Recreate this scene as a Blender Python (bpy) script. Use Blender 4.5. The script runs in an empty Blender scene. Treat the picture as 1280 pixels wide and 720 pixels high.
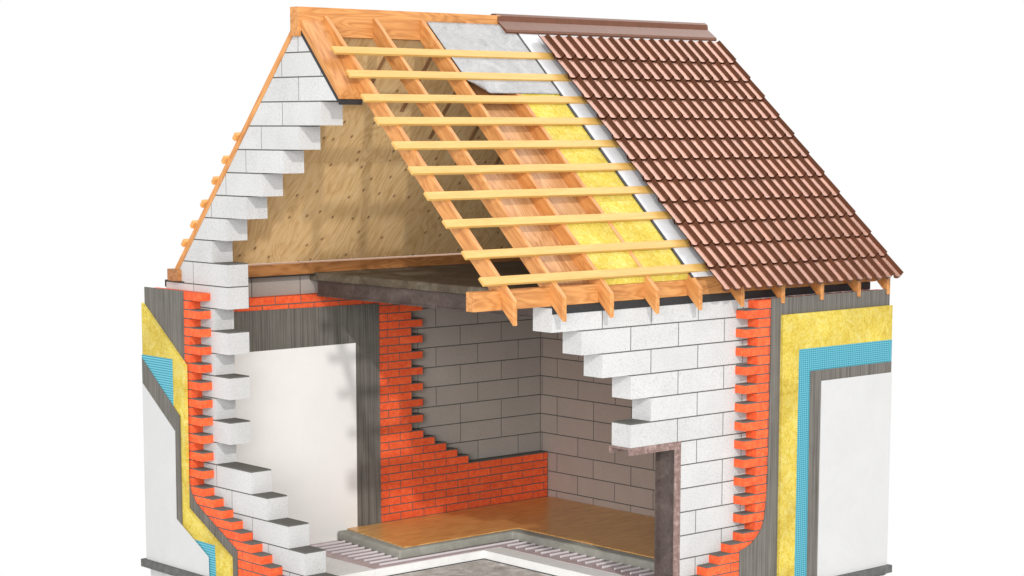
import bpy, bmesh, math, random
from mathutils import Vector
random.seed(7)
S = 0.2                      # one block course = 0.2 m; every length below is in courses
scene = bpy.context.scene
COL = scene.collection

# ------------------------------------------------------------------ camera
cam_d = bpy.data.cameras.new('camera'); cam = bpy.data.objects.new('camera', cam_d); COL.objects.link(cam)
cam.location = (-50.6005 * S, -59.5396 * S, 7.0408 * S)
cam.rotation_euler = (math.pi / 2 - 0.1428, 0, 0.8499 - math.pi / 2)
cam_d.sensor_width = 36; cam_d.lens = 2597.26 / 1280 * 36
cam_d.shift_y = 168.88 / 1280
cam_d.clip_end = 500
scene.camera = cam
# ------------------------------------------------------------------ light
w = bpy.data.worlds.new('World'); scene.world = w; w.use_nodes = True
bg = w.node_tree.nodes['Background']; bg.inputs[0].default_value = (1, 1, 1, 1); bg.inputs[1].default_value = 1.0
def softbox(name, direction, dist, size, irradiance, color=(1, 1, 1)):
    d = Vector(direction).normalized()
    l = bpy.data.lights.new(name, 'AREA'); l.shape = 'DISK'; l.size = size; l.color = color
    l.energy = irradiance * math.pi * dist * dist
    o = bpy.data.objects.new(name, l); COL.objects.link(o)
    o.location = Vector((12 * S, 11 * S, -2 * S)) + d * dist
    o.rotation_euler = d.to_track_quat('Z', 'Y').to_euler()
softbox('key_softbox', (-.41, -.815, .413), 40, .9, 1.5, (1, .97, .93))
softbox('front_fill', (-.74, -.64, .15), 26, 12, 1.9)  # unseen fill lamp, added to brighten the open interior
softbox('roof_softbox', (.66, 0, .754), 30, 12, 1.3)
scene.view_settings.view_transform = 'Standard'; scene.view_settings.look = 'None'
scene.view_settings.exposure = 0; scene.view_settings.gamma = 1
scene.render.engine = 'CYCLES'

# ------------------------------------------------------------------ materials
def new_mat(name):
    m = bpy.data.materials.new(name); m.use_nodes = True
    nt = m.node_tree; return m, nt, nt.nodes['Principled BSDF']
def N(nt, t, **kw):
    n = nt.nodes.new(t)
    for k, v in kw.items():
        if k.startswith('i_'):
            key = k[2:]; n.inputs[int(key) if key.isdigit() else key.replace('_', ' ')].default_value = v
        else: setattr(n, k, v)
    return n
def ramp(nt, fac, stops):
    r = nt.nodes.new('ShaderNodeValToRGB'); e = r.color_ramp.elements
    while len(e) < len(stops): e.new(.5)
    for k, (p, c) in enumerate(stops):
        e[k].position = p; e[k].color = (c[0], c[1], c[2], 1)
    nt.links.new(fac, r.inputs[0]); return r.outputs[0]
def coords(nt, rot=(0, 0, 0), scale=(1, 1, 1), rnd=True):
    tc = N(nt, 'ShaderNodeTexCoord'); out = tc.outputs['Object']
    if rot != (0, 0, 0):
        m0 = N(nt, 'ShaderNodeMapping'); m0.inputs['Rotation'].default_value = rot
        nt.links.new(out, m0.inputs[0]); out = m0.outputs[0]
    m1 = N(nt, 'ShaderNodeMapping'); m1.inputs['Scale'].default_value = scale
    nt.links.new(out, m1.inputs[0])
    if rnd:
        oi = N(nt, 'ShaderNodeObjectInfo'); mu = N(nt, 'ShaderNodeMath', operation='MULTIPLY', i_1=37.0)
        nt.links.new(oi.outputs['Random'], mu.inputs[0]); nt.links.new(mu.outputs[0], m1.inputs['Location'])
    return m1.outputs[0]
def noise(nt, vec, scale, detail=3, dist=0.0, rough=.5):
    n = N(nt, 'ShaderNodeTexNoise', i_Scale=scale, i_Detail=detail, i_Distortion=dist, i_Roughness=rough)
    nt.links.new(vec, n.inputs['Vector']); return n.outputs['Fac']
def mixc(nt, fac, a, b, mode='MIX'):
    m = N(nt, 'ShaderNodeMix', data_type='RGBA', blend_type=mode)
    for s, v in ((m.inputs[0], fac), (m.inputs[6], a), (m.inputs[7], b)):
        if hasattr(v, 'links'): nt.links.new(v, s)
        elif isinstance(v, (int, float)): s.default_value = v
        else: s.default_value = (v[0], v[1], v[2], 1)
    return m.outputs[2]
def bump(nt, b, h, strength, dist):
    n = N(nt, 'ShaderNodeBump', i_Strength=strength, i_Distance=dist)
    nt.links.new(h, n.inputs['Height']); nt.links.new(n.outputs[0], b.inputs['Normal'])
def objvar(nt, col, amt):
    oi = N(nt, 'ShaderNodeObjectInfo'); mr = N(nt, 'ShaderNodeMapRange', i_3=1 - amt, i_4=1 + amt)
    nt.links.new(oi.outputs['Random'], mr.inputs[0])
    hs = N(nt, 'ShaderNodeHueSaturation'); nt.links.new(mr.outputs[0], hs.inputs['Value']); nt.links.new(col, hs.inputs['Color'])
    return hs.outputs[0]
def setm(nt, b, col, rough):
    if hasattr(col, 'links'): nt.links.new(col, b.inputs['Base Color'])
    else: b.inputs['Base Color'].default_value = (*col, 1)
    b.inputs['Roughness'].default_value = rough

def speckle(name, lo, hi, sc=70, rough=.9, bs=.25, var=.03):
    m, nt, b = new_mat(name); v = coords(nt)
    f = noise(nt, v, sc, 4, 0, .7); big = noise(nt, v, 3, 3)
    c = ramp(nt, f, [(.33, lo), (.5, hi)])
    c = mixc(nt, .25, c, ramp(nt, big, [(.3, lo), (.7, hi)]))
    setm(nt, b, objvar(nt, c, var), rough); bump(nt, b, f, bs, .004); return m
M = {}
M['block'] = speckle('aerated_concrete', (.34, .34, .335), (.53, .53, .525), 90)
M['block_in_shade'] = speckle('shaded_grey_block', (.265, .238, .21), (.37, .33, .295), 110)  # grey-brown includes the room's shade as well as the block's own tone
M['block_side_shade'] = speckle('shaded_brownish_block', (.285, .232, .198), (.39, .325, .282), 110)  # warmer copy: room shade and red bounce from the bricks are in this colour
M['mortar'] = speckle('mortar', (.07, .068, .06), (.115, .112, .10), 60)
def brick_mat():
    m, nt, b = new_mat('red_brick'); v = coords(nt)
    f = noise(nt, v, 22, 5, .4, .65); g = noise(nt, v, 110, 2)
    c = ramp(nt, f, [(.22, (.60, .04, .009)), (.5, (.80, .10, .022)), (.75, (.84, .17, .05))])
    c = mixc(nt, .18, c, ramp(nt, g, [(.35, (.35, .02, .006)), (.65, (.9, .16, .05))]))
    setm(nt, b, objvar(nt, c, .11), .85); bump(nt, b, g, .4, .004); return m
M['brick'] = brick_mat()
def streak(name, lo, hi, axis_scale, rough=.9, sc=1.0):
    m, nt, b = new_mat(name)
    f = noise(nt, coords(nt, scale=axis_scale), sc, 3, .15, .6)
    g = noise(nt, coords(nt), 5, 4)
    c = ramp(nt, f, [(.32, lo), (.62, hi)])
    mid = [(a + q) / 2 for a, q in zip(lo, hi)]
    c = mixc(nt, .35, c, ramp(nt, g, [(.3, [x * .75 for x in mid]), (.7, [x * 1.3 for x in mid])]))
    setm(nt, b, c, rough); bump(nt, b, f, .5, .006); return m
M['coat'] = streak('combed_grey_plaster', (.05, .045, .038), (.175, .162, .142), (85, 85, 1.1))
def wool():
    m, nt, b = new_mat('yellow_mineral_wool'); v = coords(nt, scale=(1, 1, 1))
    f = noise(nt, v, 9, 6, 1.5, .7); g = noise(nt, v, 60, 4, 1.0, .7); h = noise(nt, v, 2.2, 2)
    c = ramp(nt, f, [(.28, (.46, .30, .012)), (.46, (.66, .50, .035)), (.68, (.74, .66, .22))])
    c = mixc(nt, .35, c, ramp(nt, g, [(.35, (.34, .19, .01)), (.6, (.78, .68, .2))]))
    c = mixc(nt, .55, c, ramp(nt, h, [(.35, (.62, .55, .4)), (.65, (1, 1, 1))]), 'MULTIPLY')
    setm(nt, b, c, .95); bump(nt, b, g, .8, .012); return m
M['wool'] = wool()
def mesh_mat(name, fx, fz, amt_x):
    m, nt, b = new_mat(name); tc = N(nt, 'ShaderNodeTexCoord'); sp = N(nt, 'ShaderNodeSeparateXYZ')
    nt.links.new(tc.outputs['Object'], sp.inputs[0])
    ad = N(nt, 'ShaderNodeMath', operation='ADD'); nt.links.new(sp.outputs[0], ad.inputs[0]); nt.links.new(sp.outputs[1], ad.inputs[1])
    def lines(src, f):
        a = N(nt, 'ShaderNodeMath', operation='MULTIPLY', i_1=f); nt.links.new(src, a.inputs[0])
        c = N(nt, 'ShaderNodeMath', operation='FRACT'); nt.links.new(a.outputs[0], c.inputs[0])
        d = N(nt, 'ShaderNodeMath', operation='LESS_THAN', i_1=.38); nt.links.new(c.outputs[0], d.inputs[0]); return d.outputs[0]
    lx, lz = lines(ad.outputs[0], fx), lines(sp.outputs[2], fz)
    s = N(nt, 'ShaderNodeMath', operation='MULTIPLY', i_1=amt_x); nt.links.new(lx, s.inputs[0])
    mx = N(nt, 'ShaderNodeMath', operation='MAXIMUM'); nt.links.new(s.outputs[0], mx.inputs[0]); nt.links.new(lz, mx.inputs[1])
    c = mixc(nt, mx.outputs[0], (.11, .42, .50), (.02, .17, .24))
    setm(nt, b, c, .6); return m
M['mesh_g'] = mesh_mat('blue_mesh_ribbed', 60, 46, 0.15)
M['mesh_e'] = mesh_mat('blue_mesh_grid', 40, 56, 0.85)
def wood(name, rot, along, lo, mid, hi, stretch=(2.2, 26), rough=.6, ringmix=.5, var=.05):
    m, nt, b = new_mat(name)
    sc = [stretch[1]] * 3; sc['xyz'.index(along)] = stretch[0]
    v = coords(nt, rot, tuple(sc)); f = noise(nt, v, 1, 4, .3, .6)
    sc2 = [6.0] * 3; sc2['xyz'.index(along)] = 1.3
    g = noise(nt, coords(nt, rot, tuple(sc2)), 1, 2, .5)
    mu = N(nt, 'ShaderNodeMath', operation='MULTIPLY', i_1=60.0); nt.links.new(g, mu.inputs[0])
    sn = N(nt, 'ShaderNodeMath', operation='SINE'); nt.links.new(mu.outputs[0], sn.inputs[0])
    mr = N(nt, 'ShaderNodeMapRange', i_1=-1.0, i_2=1.0); nt.links.new(sn.outputs[0], mr.inputs[0])
    c1 = ramp(nt, f, [(.28, lo), (.5, mid), (.72, hi)])
    c2 = ramp(nt, mr.outputs[0], [(0.0, lo), (.45, mid), (1.0, hi)])
    c = mixc(nt, ringmix, c1, c2)
    setm(nt, b, objvar(nt, c, var), rough); bump(nt, b, f, .12, .003); return m
RAF = math.atan(.935); BAK = math.atan(1.108)
PINE = ((.33, .12, .028), (.52, .22, .06), (.60, .295, .098))
M['pine_x'] = wood('pine_beam', (0, 0, 0), 'x', *PINE, ringmix=.4)
M['pine_r'] = wood('pine_rafter', (-RAF, 0, 0), 'y', *PINE, ringmix=.35)
M['pine_b'] = wood('pine_back_rafter', (BAK, 0, 0), 'y', *PINE, ringmix=.35)
M['pine_p'] = wood('pine_plank', (-BAK, 0, 0), 'y', *PINE, ringmix=.4)
M['board'] = wood('lining_board', (-RAF, 0, 0), 'y', (.35, .15, .05), (.53, .27, .105), (.66, .40, .19), stretch=(1.5, 34), ringmix=.3)
M['batten'] = wood('batten_wood', (0, 0, 0), 'x', (.49, .275, .06), (.55, .325, .083), (.59, .37, .11), ringmix=.2, var=.03)
M['batten_b'] = wood('batten_dark', (0, 0, 0), 'x', (.5, .22, .05), (.64, .30, .08), (.7, .36, .1), ringmix=.2)
def plywood():
    m, nt, b = new_mat('plywood')
    v = coords(nt, (BAK, 0, 0), (16, 3.0, 16)); f = noise(nt, v, 1, 4, 1.2, .6)
    g = noise(nt, coords(nt, (BAK, 0, 0), (3.2, .9, 3.2)), 1, 2, .8)
    mu = N(nt, 'ShaderNodeMath', operation='MULTIPLY', i_1=75.0); nt.links.new(g, mu.inputs[0])
    sn = N(nt, 'ShaderNodeMath', operation='SINE'); nt.links.new(mu.outputs[0], sn.inputs[0])
    mr = N(nt, 'ShaderNodeMapRange', i_1=-1.0, i_2=1.0); nt.links.new(sn.outputs[0], mr.inputs[0])
    lo, mid, hi = (.58, .345, .14), (.79, .52, .235), (.84, .60, .32)
    c = mixc(nt, .4, ramp(nt, f, [(.3, lo), (.5, mid), (.7, hi)]), ramp(nt, mr.outputs[0], [(0., lo), (.3, mid), (1., hi)]))
    vo = N(nt, 'ShaderNodeTexVoronoi', voronoi_dimensions='2D', i_Scale=1.0, i_Randomness=.75)
    nt.links.new(coords(nt, (BAK, 0, 0), (5.6, 3.6, 3.6)), vo.inputs['Vector'])
    k = ramp(nt, vo.outputs['Distance'], [(.035, (.85, .85, .85)), (.10, (0, 0, 0))])
    sep = N(nt, 'ShaderNodeSeparateColor'); nt.links.new(vo.outputs['Color'], sep.inputs[0])
    gt = N(nt, 'ShaderNodeMath', operation='GREATER_THAN', i_1=.4); nt.links.new(sep.outputs[0], gt.inputs[0])
    ks = N(nt, 'ShaderNodeMath', operation='MULTIPLY'); nt.links.new(k, ks.inputs[0]); nt.links.new(gt.outputs[0], ks.inputs[1])
    c = mixc(nt, ks.outputs[0], c, (.2, .085, .035))
    setm(nt, b, c, .7); bump(nt, b, f, .1, .003); return m
M['ply'] = plywood()
M['plate_shaded'] = wood('shaded_plate_wood', (0, 0, 0), 'x', (.22, .085, .022), (.33, .135, .04), (.4, .18, .06))  # browner than the other timber: attic shade is put into this colour
M['cleat'] = wood('cleat_wood', (BAK, 0, 0), 'y', (.27, .13, .055), (.36, .19, .085), (.42, .24, .11))
def oak():
    m, nt, b = new_mat('oak_floor')
    f = noise(nt, coords(nt, (0, 0, 0), (1.6, 14, 6)), 1.5, 4, .8, .6)
    g = noise(nt, coords(nt, (0, 0, 0), (6, 60, 6)), 1, 3, .3)
    c = ramp(nt, f, [(.3, (.55, .24, .055)), (.5, (.74, .38, .105)), (.7, (.82, .49, .165))])
    c = mixc(nt, .45, c, ramp(nt, g, [(.35, (.36, .13, .028)), (.65, (.82, .5, .18))]))
    setm(nt, b, c, .3); return m
M['oak'] = oak()
def mottled(name, cols, sc, rough=.85, bs=.2, metal=0, dist=.6, bd=.006):
    m, nt, b = new_mat(name); v = coords(nt)
    f = noise(nt, v, sc, 6, dist, .65); g = noise(nt, v, sc * 9, 3)
    n = len(cols)
    c = ramp(nt, f, [(.28 + .44 * k / (n - 1), q) for k, q in enumerate(cols)])
    c = mixc(nt, .2, c, ramp(nt, g, [(.35, cols[0]), (.65, cols[-1])]))
    setm(nt, b, c, rough); b.inputs['Metallic'].default_value = metal; bump(nt, b, g, bs, bd); return m
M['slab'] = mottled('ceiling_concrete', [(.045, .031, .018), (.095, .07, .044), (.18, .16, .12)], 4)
M['base'] = mottled('raw_concrete', [(.25, .20, .17), (.5, .47, .43), (.8, .8, .77)], 7)
M['screed'] = mottled('screed', [(.22, .215, .185), (.28, .275, .24), (.34, .335, .30)], 6)
M['rust'] = mottled('rusty_steel', [(.04, .026, .021), (.075, .053, .046), (.13, .10, .09)], 5, .7)
M['primer'] = mottled('primed_steel', [(.09, .05, .043), (.2, .125, .108), (.40, .30, .275)], 22, .75)
M['ledge'] = mottled('ledge_stone', [(.05, .05, .048), (.09, .09, .087), (.14, .14, .135)], 18)
M['plinth'] = mottled('plinth_render', [(.4, .4, .4), (.5, .5, .5), (.6, .6, .6)], 12)
M['white'] = mottled('white_plaster', [(.485, .485, .485), (.505, .505, .505), (.525, .525, .525)], 2.5, .8, .08)
M['white_in'] = mottled('white_room_plaster', [(.75, .74, .725), (.77, .76, .745), (.79, .78, .765)], 2.5, .8, .05)
M['eps'] = mottled('white_foam', [(.76, .76, .75), (.80, .80, .79), (.84, .84, .83)], 8, .8, .1)
M['film'] = mottled('pink_film', [(.42, .31, .31), (.5, .40, .40), (.56, .48, .48)], 5, .5)
M['black'] = mottled('bitumen_felt', [(.008, .009, .010), (.014, .015, .016), (.024, .025, .026)], 30, .6)
M['foil'] = mottled('grey_membrane', [(.23, .23, .232), (.32, .32, .322), (.41, .41, .412)], 5, .55, .6, 0, 1.2, .02)
M['foil_w'] = mottled('white_membrane', [(.46, .46, .47), (.52, .52, .53), (.58, .58, .59)], 5, .5, .4)
M['ground'] = mottled('ground_white', [(.7, .7, .7), (.72, .72, .72), (.74, .74, .74)], 1)
def tile_mat():
    m, nt, b = new_mat('brown_metal'); f = noise(nt, coords(nt), 14, 4)
    c = ramp(nt, f, [(.3, (.112, .036, .014)), (.7, (.14, .046, .019))])
    setm(nt, b, objvar(nt, c, .1), .36); b.inputs['Metallic'].default_value = .85
    b.inputs['Coat Weight'].default_value = .2; b.inputs['Coat Roughness'].default_value = .25
    return m
M['tile'] = tile_mat()
M['cap'] = mottled('brown_cap_metal', [(.10, .032, .012), (.125, .041, .016), (.15, .05, .02)], 12, .5, .05)
m, nt, b = new_mat('pipe_plastic'); setm(nt, b, (.62, .58, .60), .35); M['pipe'] = m

# ------------------------------------------------------------------ builders
WLOC = {}
def link(o, parent, loc):
    COL.objects.link(o); loc = Vector(loc); WLOC[o.name] = loc
    if parent is not None:
        o.parent = parent; o.location = (loc - WLOC[parent.name]) * S
    else: o.location = loc * S
    return o
def empty(name, loc, parent=None, label=None):
    o = bpy.data.objects.new(name, None); o.empty_display_size = .1
    link(o, parent, loc)
    if label: o['label'] = label
    return o
def to_mesh(name, bm, mats, smooth=False):
    bmesh.ops.recalc_face_normals(bm, faces=bm.faces)
    for v in bm.verts: v.co *= S
    me = bpy.data.meshes.new(name); bm.to_mesh(me); bm.free()
    for q in mats: me.materials.append(q)
    if smooth:
        for p in me.polygons: p.use_smooth = True
    return me
def bbox(bm, x0, x1, y0, y1, z0, z1, mi=0):
    vs = [bm.verts.new((x, y, z)) for z in (z0, z1) for y in (y0, y1) for x in (x0, x1)]
    for f in ((0, 1, 3, 2), (4, 6, 7, 5), (0, 4, 5, 1), (2, 3, 7, 6), (0, 2, 6, 4), (1, 5, 7, 3)):
        bm.faces.new([vs[k] for k in f]).material_index = mi
def bprism(bm, poly, axis, a0, a1, mi=0):
    def P(p, a):
        return {'x': (a, p[0], p[1]), 'y': (p[0], a, p[1]), 'z': (p[0], p[1], a)}[axis]
    A = [bm.verts.new(P(p, a0)) for p in poly]; B = [bm.verts.new(P(p, a1)) for p in poly]
    n = len(poly)
    bm.faces.new(A).material_index = mi; bm.faces.new(B[::-1]).material_index = mi
    for k in range(n):
        bm.faces.new((A[k], A[(k + 1) % n], B[(k + 1) % n], B[k])).material_index = mi
def finish(name, bm, mats, parent, label=None, smooth=False, bevel=0):
    bmesh.ops.recalc_face_normals(bm, faces=bm.faces)
    if bevel:
        bmesh.ops.bevel(bm, geom=[e for e in bm.edges], offset=bevel, segments=1 if bevel < .1 else 4, affect='EDGES', profile=.5)
    c = Vector((0, 0, 0))
    xs = [v.co for v in bm.verts]
    c = Vector(((min(v.x for v in xs) + max(v.x for v in xs)) / 2, (min(v.y for v in xs) + max(v.y for v in xs)) / 2, min(v.z for v in xs)))
    for v in bm.verts: v.co -= c
    o = bpy.data.objects.new(name, to_mesh(name, bm, mats if isinstance(mats, (list, tuple)) else [mats], smooth))
    link(o, parent, c)
    if label: o['label'] = label
    return o
def box(name, x0, x1, y0, y1, z0, z1, mat, parent, label=None, bevel=0):
    bm = bmesh.new(); bbox(bm, x0, x1, y0, y1, z0, z1); return finish(name, bm, mat, parent, label, bevel=bevel)
def prism(name, poly, axis, a0, a1, mat, parent, label=None, bevel=0):
    bm = bmesh.new(); bprism(bm, poly, axis, a0, a1); return finish(name, bm, mat, parent, label, bevel=bevel)
CACHE = {}
J = .055
def unit(name, axis, x0, x1, y0, y1, z0, z1, mat, parent, bed=True):
    """one brick or block with its own bed joint on top and head joint at the far end of its run"""
    key = (mat.name, axis, bed, round(x1 - x0, 3), round(y1 - y0, 3), round(z1 - z0, 3))
    if key not in CACHE:
        bm = bmesh.new(); a, d, h = x1 - x0, y1 - y0, z1 - z0; i = .018
        if axis == 'x':
            bbox(bm, 0, a - J, 0, d, 0, h - J)
            if bed: bbox(bm, i, a - J - .002, i, d - i, h - J + .0005, h - .001, 1)
            bbox(bm, a - J + .0005, a - .001, i, d - i, i, h - (.001 if bed else J + .01), 1)
        else:
            bbox(bm, 0, a, 0, d - J, 0, h - J)
            if bed: bbox(bm, i, a - i, i, d - J - .002, h - J + .0005, h - .001, 1)
            bbox(bm, i, a - i, d - J + .0005, d - .001, i, h - (.001 if bed else J + .01), 1)
        CACHE[key] = to_mesh(name, bm, [mat, M['mortar']])
    o = bpy.data.objects.new(name, CACHE[key]); link(o, parent, (x0, y0, z0)); return o
def run(name, axis, lo, hi, ref, L, z0, z1, c0, c1, mat, parent, bed=True):
    """a course from lo to hi along the axis, joints at ref + n L"""
    n = math.floor((lo - ref) / L + 1e-4); p = lo
    while p < hi - 1e-3:
        n += 1; q = min(ref + n * L, hi)
        if q - p > .06:
            if axis == 'x': unit(name, 'x', p, q, c0, c1, z0, z1, mat, parent, bed)
            else: unit(name, 'y', c0, c1, p, q, z0, z1, mat, parent, bed)
        p = q
def clip(poly, fn):
    out = []
    for k in range(len(poly)):
        a, c = poly[k], poly[(k + 1) % len(poly)]; fa, fc = fn(a), fn(c)
        if fa >= 0: out.append(a)
        if (fa >= 0) != (fc >= 0):
            t = fa / (fa - fc); out.append((a[0] + t * (c[0] - a[0]), a[1] + t * (c[1] - a[1])))
    return out
YR = 11.4; APEX = 10.96; GM = 1.108
sg = lambda y: APEX - GM * abs(y - YR)
def gable_course(name, lo, hi, ref, L, z0, z1, x0, x1, mat, parent):
    front = lambda p: p[1] * -1 + APEX - GM * (YR - p[0])
    back = lambda p: p[1] * -1 + APEX - GM * (p[0] - YR)
    n = math.floor((lo - ref) / L + 1e-4); p = lo
    while p < hi - 1e-3:
        n += 1; q = min(ref + n * L, hi)
        rect = lambda a, c, e, f: [(a, e), (c, e), (c, f), (a, f)]
        body = clip(clip(rect(p, q - J, z0, z1 - J), front), back)
        if q - p > .06 and len(body) >= 3:
            full = rect(p, q - J, z0, z1 - J)
            if body == full: unit(name, 'y', x0, x1, p, q, z0, z1, mat, parent)
            elif max(b_[0] for b_ in body) - min(b_[0] for b_ in body) > .08 and max(b_[1] for b_ in body) - min(b_[1] for b_ in body) > .05:
                bm = bmesh.new(); bprism(bm, body, 'x', x0, x1)
                for r in (rect(p + .018, q - J - .002, z1 - J + .0005, z1 - .001), rect(q - J + .0005, q - .001, z0 + .018, z1 - .001)):
                    mo = clip(clip(r, lambda t: front(t) - .03), lambda t: back(t) - .03)
                    if len(mo) >= 3: bprism(bm, mo, 'x', x0 + .018, x1 - .018, 1)
                finish(name, bm, [mat, M['mortar']], parent)
        p = q

# ------------------------------------------------------------------ dimensions
L = 2.7577; T = 1.0964
EA, EB = 6.531, 5.368          # joint lines of the eave wall
GC, GD = 11.396, 9.826         # joint lines of the gable wall
XB, YBK = 23.15, 21.95         # outer faces of the far block walls
XI, YI = 22.15, 20.95          # their room faces
XE = 23.75                     # outer end of the brick leaf
ZB = -13.35                    # foot of the walls

ground = box('ground', -2.2, 25.2, -2.2, 24.2, -15.4, -15.2, M['ground'], None); ground['kind'] = 'structure'
house = empty('cutaway_house', (12, 11, -15.2))
house['label'] = 'cutaway model house with layered walls, open timber roof frame and brown tiles'
house['category'] = 'house'

# foundation
box('foundation', -.78, XE - .03, -.78, 22.6, -15.2, ZB - .01, M['plinth'], house)
prism('plinth_ledge', [(23.0, -12.94), (23.0, -13.3), (14.0, -13.3), (14.0, -12.94)], 'x', -1.06, -.62, M['ledge'], house, bevel=.02)
box('plinth_ledge', 15.5, 23.95, -1.06, -.62, -13.25, -12.9, M['ledge'], house, bevel=.02)

# ------------------------------------------------------------------ block walls
ew = empty('eave_wall', (12, .5, ZB), house, 'white block wall under the eaves, broken off in steps beside the steel door frame')
starts = {1: EA - L, 2: EB, 3: EA, 4: EB + L, 5: EA + L, 6: EB + L}
par = {8: 'b', 9: 'b', 10: 'a', 11: 'b', 12: 'a', 13: 'b'}
for c in range(1, 14):
    g = par.get(c, 'a' if c % 2 else 'b')
    run('concrete_block', 'x', starts.get(c, 11.06), XI if c > 1 else XI, EA if g == 'a' else EB, L, -c if c < 13 else ZB, 1 - c, 0, T, M['block'], ew)
gw = empty('gable_wall', (.5, 15, ZB), house, 'white block gable wall with toothed and stepped broken edge')
ends = {3: GD, 4: GC, 5: GD + L, 6: GC + L, 7: GD + 2 * L, 8: GC + 2 * L, 9: GD + 3 * L, 10: GC + 2 * L, 11: GC + 2 * L}
for k in range(12, 19): ends[k] = GD + 3 * L if k % 2 == 0 else GC + 2 * L
ends.update({19: GD + 2 * L, 20: GC + L, 21: GD + L, 22: GC, 23: GD})
for k in range(24):
    z1 = 11 - k; z0 = 10 - k if k < 23 else ZB
    e = ends.get(k)
    isc = (k in (0, 2)) or (e is not None and abs(((e - GC) / L) - round((e - GC) / L)) < .01)
    ref = GC if isc else GD
    lo = e if e is not None else 8.0
    if k <= 10: gable_course('concrete_block', lo, YBK, ref, L, z0, z1, 0, T, M['block'], gw)
    else: run('concrete_block', 'y', lo, YBK, ref, L, z0, z1, 0, T, M['block'], gw)
bw = empty('back_wall', (12, 21.5, ZB), house, 'grey block wall at the back of the room, room shade included in its colour')
pa = {8: 'b', 9: 'b', 10: 'a', 11: 'b', 12: 'a', 13: 'b'}
for c in range(1, 14):
    g = pa.get(c, 'a' if c % 2 else 'b')
    run('concrete_block', 'x', T + .01, XI, 15.07 if g == 'a' else 16.66, L, -c if c < 13 else ZB, 1 - c, YI, YBK, M['block_in_shade'], bw)
sw = empty('side_wall', (22.6, 11, ZB), house, 'brownish grey block wall closing the far end of the room, room shade included in its colour')
for c in range(1, 14):
    g = pa.get(c, 'a' if c % 2 else 'b')
    run('concrete_block', 'y', 0, YBK, 18.13 - 6 * L if g == 'a' else 19.72 - 6 * L, L, -c if c < 13 else ZB, 1 - c, XI + .003, XB, M['block_side_shade'], sw)
for c in range(0, -11, -1):
    gable_course('concrete_block', .2, YBK, 18.13 - 6 * L if c % 2 else 19.72 - 6 * L, L, -c, 1 - c, XI + .003, XB, M['block_side_shade'], sw)

# ------------------------------------------------------------------ brick leaves
HB = .3975; LB = 1.47
eb = empty('eave_brickwork', (16, -.3, ZB), house, 'orange red brick leaf between white blocks and yellow insulation under the tiled eaves')
for j in range(32):
    z1 = -.275 - .0 - HB * j; z0 = max(z1 - HB, ZB)
    if j <= 25: x0 = 15.06 if j % 2 == 0 else 14.32
    else: x0 = 14.32 - .735 * (j - 25)
    ref = x0; x1 = 16.7 if j else XE
    run('brick', 'x', x0, x1, ref, LB, z0, z1, -.6, -.004, M['brick'], eb, j > 0)
box('brick_backing', 16.72, XE - .01, -.59, -.01, ZB, -.28 - HB, M['brick'], eb)
gb = empty('gable_brickwork', (-.3, 18, ZB), house, 'orange red toothed brick leaf on the gable side')
for j in range(32):
    z1 = -.295 - HB * j; z0 = max(z1 - HB, ZB)
    if j <= 22: y0 = 18.28 if j % 2 == 0 else 19.10
    else: y0 = 18.28 - .745 * (j - 22)
    run('brick', 'y', y0, 20.2 if j else 22.7, y0, LB, z0, z1, -.6, -.004, M['brick'], gb, j > 0)
box('brick_backing', -.59, -.01, 20.22, 22.68, ZB, -.3 - HB, M['brick'], gb)
kb = empty('room_brickwork', (12, 20.6, ZB), house, 'bright red brick lining on the back wall, toothed edge stepping down to a low course')
for j in range(30):
    z1 = -.86 - .397 * j; z0 = max(z1 - .397, -12.5)
    if z0 >= z1 - .05: break
    g = 13.75 if j % 2 == 0 else 13.03
    if j <= 18: xe = g
    elif j <= 22: xe = 13.75 + .735 * (j - 18)
    else: xe = XI - .01
    x0 = 1.15 if j < 2 else g - 3 * LB
    # joints measured back from the broken end
    run('brick', 'x', x0, xe, g - 12 * LB, LB, z0, z1, 20.35, YI - .006, M['brick'], kb, j > 0)
box('brick_backing', 1.15, 9.2, 20.36, YI - .01, -12.5, -1.66, M['brick'], kb)

# ------------------------------------------------------------------ facade coats, gable side (x < 0), polygons in (y, z)
def gcoat(name, poly, xo, xi, mat, label): return prism(name, poly, 'x', xo, xi, mat, house, label)
gcoat('base_plaster', [(22.74, -.3), (19.52, -.3), (19.55, -3.6), (19.5, -7.4), (19.44, -8.4), (19.36, -8.95), (19.18, -9.4), (18.78, -9.82), (18.2, -10.14), (15.6, -11.45), (15.58, ZB), (22.74, ZB)], -.66, -.602, M['coat'], 'grey combed plaster over the gable bricks')
gcoat('insulation_board', [(22.8, -1.02), (19.25, -3.6), (19.28, -7.3), (19.32, -10.08), (15.92, -11.8), (15.92, ZB), (22.8, ZB)], -.8, -.662, M['wool'], 'yellow wool insulation cut on a slant on the gable side')
gcoat('reinforcing_mesh', [(22.84, -3.4), (20.25, -3.4), (20.25, -11.4), (17.1, -11.45), (17.03, ZB), (22.84, ZB)], -.82, -.802, M['mesh_g'], 'turquoise ribbed mesh on the gable side')
gcoat('adhesive_coat', [(22.76, -3.58), (19.68, -5.93), (19.69, -10.93), (22.76, -10.93)], -.86, -.822, M['coat'], 'grey coat over the gable mesh')
gcoat('finish_plaster', [(22.72, -4.72), (20.06, -6.64), (20.1, -10.66), (17.52, -12.02), (17.5, -12.93), (22.74, -12.93)], -.9, -.862, M['white'], 'white finish plaster on the gable side')
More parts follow.
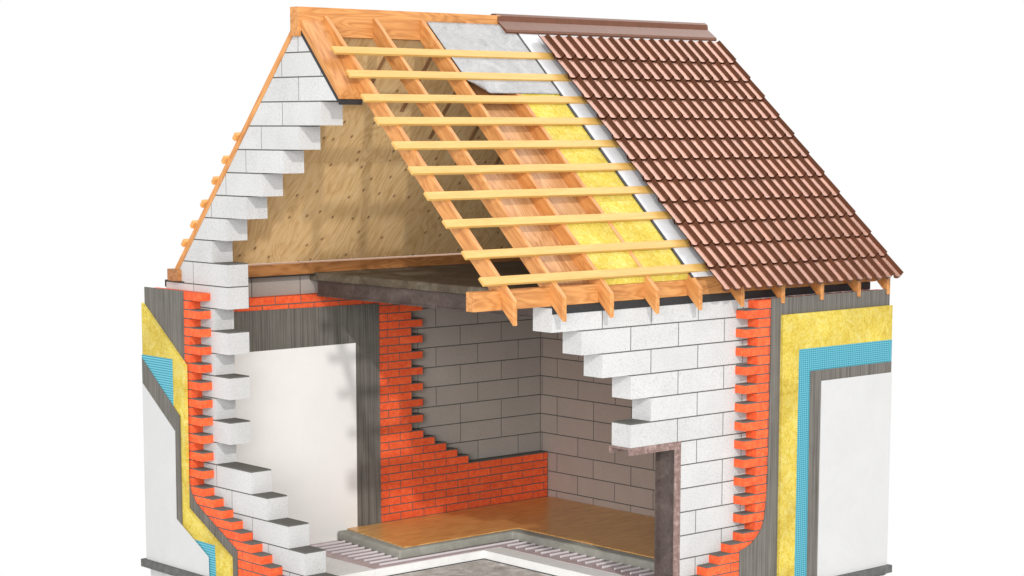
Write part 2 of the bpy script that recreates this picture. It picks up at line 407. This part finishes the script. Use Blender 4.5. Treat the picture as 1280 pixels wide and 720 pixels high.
# eave side, polygons in (x, z)
def ecoat(name, poly, yo, yi, mat, label): return prism(name, poly, 'y', yo, yi, mat, house, label)
curve = [(15.81, -4.6), (15.8, -6.7), (15.77, -8.05), (15.72, -8.9), (15.6, -9.75), (15.45, -10.15), (15.2, -10.45), (14.85, -10.72), (14.45, -10.88), (14.08, -10.96)]
ecoat('base_plaster', [(XE, ZB), (XE, -.28), (15.82, -.28)] + curve + [(14.08, ZB)], -.66, -.602, M['coat'], 'grey combed plaster with curved edge beside the eave bricks')
ecoat('insulation_board', [(XE + .05, ZB), (XE + .05, -1.01), (16.42, -1.01), (16.46, ZB)], -.8, -.662, M['wool'], 'yellow wool insulation board under the tiled eaves')
ecoat('reinforcing_mesh', [(XE + .04, ZB), (XE + .04, -2.56), (17.48, -2.56), (17.45, ZB)], -.82, -.802, M['mesh_e'], 'turquoise gridded mesh on the eave side')
ecoat('adhesive_coat', [(XE, ZB), (XE, -3.55), (18.2, -3.55), (18.25, ZB)], -.86, -.822, M['coat'], 'grey coat between turquoise mesh and white plaster on the eave side')
ecoat('finish_plaster', [(XE, -12.89), (XE, -4.03), (18.9, -4.03), (18.9, -12.89)], -.9, -.862, M['white'], 'white finish plaster on the eave side')
# coats on the back wall of the room
prism('base_plaster', [(1.15, -12.95), (1.15, -1.47), (10.95, -1.55), (10.97, -12.95)], 'y', 20.29, 20.347, M['coat'], house, 'dark grey combed plaster on the red brick room wall')
prism('finish_plaster', [(1.15, -12.95), (1.15, -3.38), (9.48, -3.38), (9.47, -12.95)], 'y', 20.24, 20.287, M['white_in'], house, 'smooth white plaster on the room wall behind the stepped blocks')

# ------------------------------------------------------------------ steel door frame
df = empty('door_frame', (10, .5, ZB), house, 'rusty steel channel frame under the broken block wall')
bm = bmesh.new(); bbox(bm, 8.04, 11.05, -.03, 1.16, -6.075, -6.005)
bbox(bm, 8.04, 11.05, -.03, .04, -6.31, -6.075); bbox(bm, 8.04, 10.7, 1.09, 1.16, -6.31, -6.075)
finish('lintel', bm, M['primer'], df, 'pinkish rusty steel lintel')
bm = bmesh.new(); bbox(bm, 10.715, 11.05, -.028, .04, ZB, -6.312); finish('front_flange', bm, M['primer'], df)
bm = bmesh.new(); bbox(bm, 10.9, 11.048, .042, 1.14, ZB, -6.08); bbox(bm, 10.715, 10.9, 1.09, 1.14, ZB, -6.08)
finish('post', bm, M['rust'], df, 'dark brown steel post')

# ------------------------------------------------------------------ floor build-up
fl = empty('floor', (12, 11, -13.8), house, 'cut back floor build-up of oak, screed, heating pipes and white foam boards')
box('concrete_slab', T + .02, XI - .01, T + .02, 20.3, -13.8, -13.32, M['base'], fl)
def Lpoly(xl, yf, xr, xmax=XI - .02, ymax=20.23, ymin=1.2, skew=0):
    return [(xl + skew, ymax), (xl, yf), (xr, yf), (xr, ymin), (xmax, ymin), (xmax, ymax)]
prism('damp_membrane', Lpoly(3.25, 13.72, 12.0), 'z', -13.318, -13.29, M['black'], fl)
g = .006
ys = [20.23, 18.4, 16.6, 15.0, 13.78]; xs = [3.3, 5.6, 7.75, 9.9, 12.05, 14.2]
for a in range(4):
    for c in range(5):
        box('foam_board', xs[c] + g, xs[c + 1] - g, ys[a + 1] + g, ys[a] - g, -13.289, -12.905, M['eps'], fl)
y = 13.78
while y > 1.4:
    y2 = max(y - 2.15, 1.2); box('foam_board', 12.05 + g, 14.2 - g, y2 + g, y - g, -13.289, -12.905, M['eps'], fl); y = y2
prism('heating_film', Lpoly(5.6, 13.85, 13.1), 'z', -12.904, -12.886, M['film'], fl)
def pipe(x0, x1, y):
    bm = bmesh.new(); r = .058; n = 8; zc = -12.825
    A = [bm.verts.new((x0, y + r * math.cos(k * 2 * math.pi / n), zc + r * math.sin(k * 2 * math.pi / n))) for k in range(n)]
    B = [bm.verts.new((x1, v.co.y, v.co.z)) for v in A]
    bm.faces.new(A); bm.faces.new(B[::-1])
    for k in range(n): bm.faces.new((A[k], A[(k + 1) % n], B[(k + 1) % n], B[k]))
    finish('heating_pipe', bm, M['pipe'], fl)
for k in range(26):
    yp = 19.5 - .592 * k
    if yp < 1.4: break
    off = random.uniform(-.12, .12)
    pipe((6.15 if k < 10 else 13.5) + off, 16.0 if k >= 9 else 9.0, yp)
sc = prism('screed', Lpoly(7.6, 14.56, 14.55, skew=.6), 'z', -12.885, -12.425, M['screed'], fl, bevel=.11)
for p_ in sc.data.polygons: p_.use_smooth = True
prism('oak_flooring', Lpoly(8.1, 14.86, 15.17, skew=.75), 'z', -12.42, -12.375, M['oak'], fl)

# ------------------------------------------------------------------ ceiling slab and its edge beam
box('ceiling_slab', 7.3, XI - .01, T + .02, YI - .01, -.28, .1, M['slab'], house, 'stained concrete ceiling slab under the attic', bevel=.03)
bm = bmesh.new()
bbox(bm, 7.34, 7.44, T + .02, YI - .61, -.93, -.3); bbox(bm, 7.28, 7.9, T + .02, YI - .61, -1.0, -.93); bbox(bm, 7.28, 7.9, T + .02, YI - .61, -.3, -.281)
finish('edge_beam', bm, M['rust'], house, 'brown steel beam carrying the edge of the ceiling slab')

# ------------------------------------------------------------------ roof timber
Z0 = 1.10; RM = .935
zr = lambda y: Z0 + RM * y
box('wall_plate', -.2, 23.6, 0, .46, .035, .78, M['pine_x'], house, 'pale timber beam lying on the front wall under the rafter tails', bevel=.012)
box('wall_plate', -.2, 22.1, 20.6, 21.48, 0.05, .57, M['plate_shaded'], house, 'timber beam along the foot of the rear roof slope, attic shade put into its brown')
bm = bmesh.new(); bbox(bm, EA - L + .01, XB, -.022, -.004, -.29, .03); bbox(bm, EA - L + .01, XB, -.004, T - .02, .002, .03)
finish('felt_strip', bm, M['black'], house, 'black felt strip folded over the top of the front block wall')
bm = bmesh.new(); bbox(bm, -.02, XI, 20.4, YBK + .04, .002, .045); bbox(bm, -.02, 1.0, YBK + .005, YBK + .04, -.28, .002)
finish('felt_strip', bm, M['black'], house, 'thin black felt on top of the back wall')
prism('ridge_beam', [(-.16, 10.62), (23.5, 10.62), (23.5, 11.3), (10.8, 11.3), (10.8, 11.81), (-.16, 11.81)], 'y', 11.12, 11.68, M['pine_x'], house, 'wide ridge beam', bevel=.012)
box('ridge_block', -.06, 1.0, 11.2, 11.6, APEX + .02, 10.62 + .7, M['pine_x'], house)
RX = [1.35, 3.9, 6.45, 9.0, 11.5, 14.05, 16.6, 19.15, 21.65, 23.7]; RW = .21; RD = .95; YT = -.72; YF = 11.11
for x in RX:
    prism('rafter', [(YT, zr(YT)), (YF, zr(YF)), (YF, zr(YF) - RD), (YT, zr(YT) - RD)], 'x', x - RW, x, M['pine_r'], house, bevel=.012)
# rear slope
for xs_, ye in ((5.2, 13.2), (7.7, 14.3), (10.2, 15.4), (12.7, 16.5), (15.2, 17.6)):
    prism('rear_cleat', [(11.7, sg(11.7) - .12), (ye, sg(ye) - .12), (ye, sg(ye) - .16), (11.7, sg(11.7) - .16)], 'x', xs_ - .11, xs_ + .11, M['cleat'], house)
def slab(name, x0, x1, y0, y1, f, lo, hi, mat, label=None, bevel=0):
    return prism(name, [(y0, f(y0) + lo), (y1, f(y1) + lo), (y1, f(y1) + hi), (y0, f(y0) + hi)], 'x', x0, x1, mat, house, label, bevel)
slab('plywood_panel', T + .01, XI, 11.62, 16.35, sg, -.118, -.02, M['ply'], 'upper plywood panel lining the rear roof slope')
slab('plywood_panel', T + .01, XI, 16.385, 20.6, sg, -.118, -.02, M['ply'], 'knotty lower plywood panel lining the rear roof slope')
slab('seam_strip', T + .01, XI, 16.2, 16.55, sg, -.018, .03, M['plate_shaded'])  # backing added so no backdrop light shows through the panel gap
slab('gable_plank', -.03, T, 11.62, 21.35, sg, .02, .42, M['pine_b'], 'narrow timber edge along the rear slope of the gable', bevel=.01)
# front slope over the gable wall
fg = 8.56
slab('felt_strip', -.02, T + .06, fg, 11.3, sg, .01, .2, M['black'], 'thick black felt under the short gable plank')
pf = fg - .08
prism('gable_plank', [(pf, sg(pf) + .64), (11.12, sg(11.12) + .64), (11.12, sg(11.12) + .205), (pf + .1, sg(pf + .1) + .205)], 'x', -.02, T + .06, M['pine_p'], house, 'short wide timber plank on top of the gable slope', bevel=.015)
for y in (15.85, 16.75, 17.57, 18.5, 19.35, 20.12):
    c_, s_ = math.cos(BAK), math.sin(BAK); zz = sg(y) + .425
    P = [(-.17, 0), (.17, 0), (.17, .19), (-.17, .19)]
    prism('rear_batten', [(y + a * c_ + h * s_, zz - a * s_ + h * c_) for a, h in P], 'x', -.16, 22.0, M['batten_b'], house, bevel=.01)
# tiling battens
cR, sR = math.cos(RAF), math.sin(RAF)
BY = [9.65, 8.62, 7.58, 6.6, 5.58, 4.55, 3.52, 2.41, 1.2, .18]
BL = [.36, .33, .27, .18, .25, .24, .2, .2, .14, .14]
for y, xl in zip(BY, BL):
    P = [(0, .002), (.395, .002), (.395, .12), (0, .12)]
    prism('batten', [(y - .02 - a * cR - h * sR, zr(y - .02) - a * sR + h * cR) for a, h in P], 'x', xl, 23.6, M['batten'], house, bevel=.01)
# linings and insulation between the rafters
def bay(name, x0, x1, y0, y1, lo, hi, mat, label=None, bevel=0): return slab(name, x0, x1, y0, y1, zr, lo, hi, mat, label, bevel)
y = 10.6; n = 0
while y > .9:
    y2 = max(y - 1.06, .62)
    if y <= 5.6: bay('lining_board', 3.91, 6.45 - RW - .01, y2 + .012, y, -.92, -.84, M['board'])
    bay('lining_board', 6.46, 9.0 - RW - .01, y2 + .012, y, -.92, -.84, M['board'])
    y = y2
for a, c in ((10.9, 5.95), (5.94, 3.0), (2.99, .95), (.94, -.06)):
    bay('insulation_batt', 9.01, 11.5 - RW - .01, c, a, -.32, -.03, M['wool'])
for a, c in ((2.35, .98), (.97, -.06)):
    bay('insulation_batt', 6.46, 9.0 - RW - .01, c, a, -.32, -.03, M['wool'])
# membranes: grey sheet with a curled corner, white strip running under the tiles
bm = bmesh.new(); X0, X1, Y0, Y1 = 6.5, 11.36, 7.72, 10.98; nx, ny = 48, 32; grid = []
nvec = Vector((0, -sR, cR))
for j in range(ny + 1):
    row = []
    for i in range(nx + 1):
        x = X0 + (X1 - X0) * i / nx; y = Y0 + (Y1 - Y0) * j / ny
        d = .5 - ((x - X0) * .6 + (y - Y0) * .8)
        p = Vector((x, y, zr(y) + .03))
        if d > 0:
            a = min(d / .13, 2.6); dirv = Vector((.6, .8 * cR, .8 * sR))
            p += dirv * (d - .13 * math.sin(a) + (d - .13 * a) * .5) + nvec * (.13 * (1 - math.cos(a)) + (d - .13 * a) * .2)
        row.append(bm.verts.new(p))
    grid.append(row)
for j in range(ny):
    for i in range(nx): bm.faces.new((grid[j][i], grid[j][i + 1], grid[j + 1][i + 1], grid[j + 1][i]))
fo = finish('roof_membrane', bm, M['foil'], house, 'grey crinkled membrane with a curled corner near the ridge', smooth=True)
md = fo.modifiers.new('thickness', 'SOLIDIFY'); md.thickness = .02 * S; md.offset = 0
bay('membrane_gap_shade', 11.24, 11.37, -.32, 10.98, .004, .05, M['black'])  # black strip stands in for the shaded gap beside the white membrane
bay('roof_membrane', 11.37, 23.6, -.33, 10.98, .03, .06, M['foil_w'], 'white membrane strip showing beside the tiles')

# ------------------------------------------------------------------ tiles
rt = empty('tile_covering', (18, 5, 0), house, 'glossy brown wavy metal tiles')
NC, NR = 18, 12; XT0, XT1 = 12.03, 23.82; TW = (XT1 - XT0) / NC
YTOP, YBOT = 10.2, -1.02; TR = (YTOP - YBOT) / NR
LT = TR / cR
bm = bmesh.new(); US = [0, .04, .085, .13, .175, .22, .36, .5, .64, .78, .825, .87, .915, .96, 1]; nu, nv = len(US) - 1, 2
def prof(u):
    d = min(u, 1 - u); return .125 * (.5 + .5 * math.cos(math.pi * min(1, d / .22))) - .016 * math.sin(math.pi * u)
rows = []
for k in range(nv + 1):
    t = k / nv; row = []
    for i in range(nu + 1):
        u = US[i]; s = -.16 + (LT + .16) * t
        # rounded lower edge: the pan of the tile hangs a little lower than its rims
        if k == nv: s += .10 * math.sin(math.pi * u)
        h = .27 + .09 * t + prof(u)
        row.append(bm.verts.new(((u + .001) * TW * .998, -s * cR - h * sR, -s * sR + h * cR)))
    rows.append(row)
top = [bm.verts.new(v.co) for v in rows[-1]]; lip = [bm.verts.new((v.co.x, v.co.y + .13 * sR * .9, v.co.z - .13 * cR)) for v in rows[-1]]
for k in range(nv):
    for i in range(nu): bm.faces.new((rows[k][i], rows[k][i + 1], rows[k + 1][i + 1], rows[k + 1][i]))
for i in range(nu): bm.faces.new((top[i], top[i + 1], lip[i + 1], lip[i]))
bm.edges.ensure_lookup_table()
tme = to_mesh('roof_tile', bm, [M['tile']], smooth=True)
for e in tme.edges: pass
for p_ in tme.polygons:
    if p_.index >= nu * nv: p_.use_smooth = False
for r in range(NR):
    for c in range(NC):
        o = bpy.data.objects.new('roof_tile', tme)
        yt = YTOP - r * TR
        link(o, rt, (XT0 + c * TW, yt, zr(yt)))
        o.rotation_euler = (random.uniform(-.004, .004), 0, 0)
P = [(-.98, 11.18), (-.93, 11.28), (-.34, 11.66), (-.3, 11.9), (-.12, 12.0), (.12, 12.0), (.3, 11.9), (.34, 11.66), (.93, 11.28), (.98, 11.18)]
P = [(YR + a * .92, h - .1) for a, h in P]
prism('ridge_cap', P + [(YR + a, h - .05) for a, h in ((.85, 11.06), (.25, 11.6), (0, 11.82), (-.25, 11.6), (-.85, 11.06))], 'x', 10.62, 24.1, M['cap'], house, 'brown folded metal ridge cap')
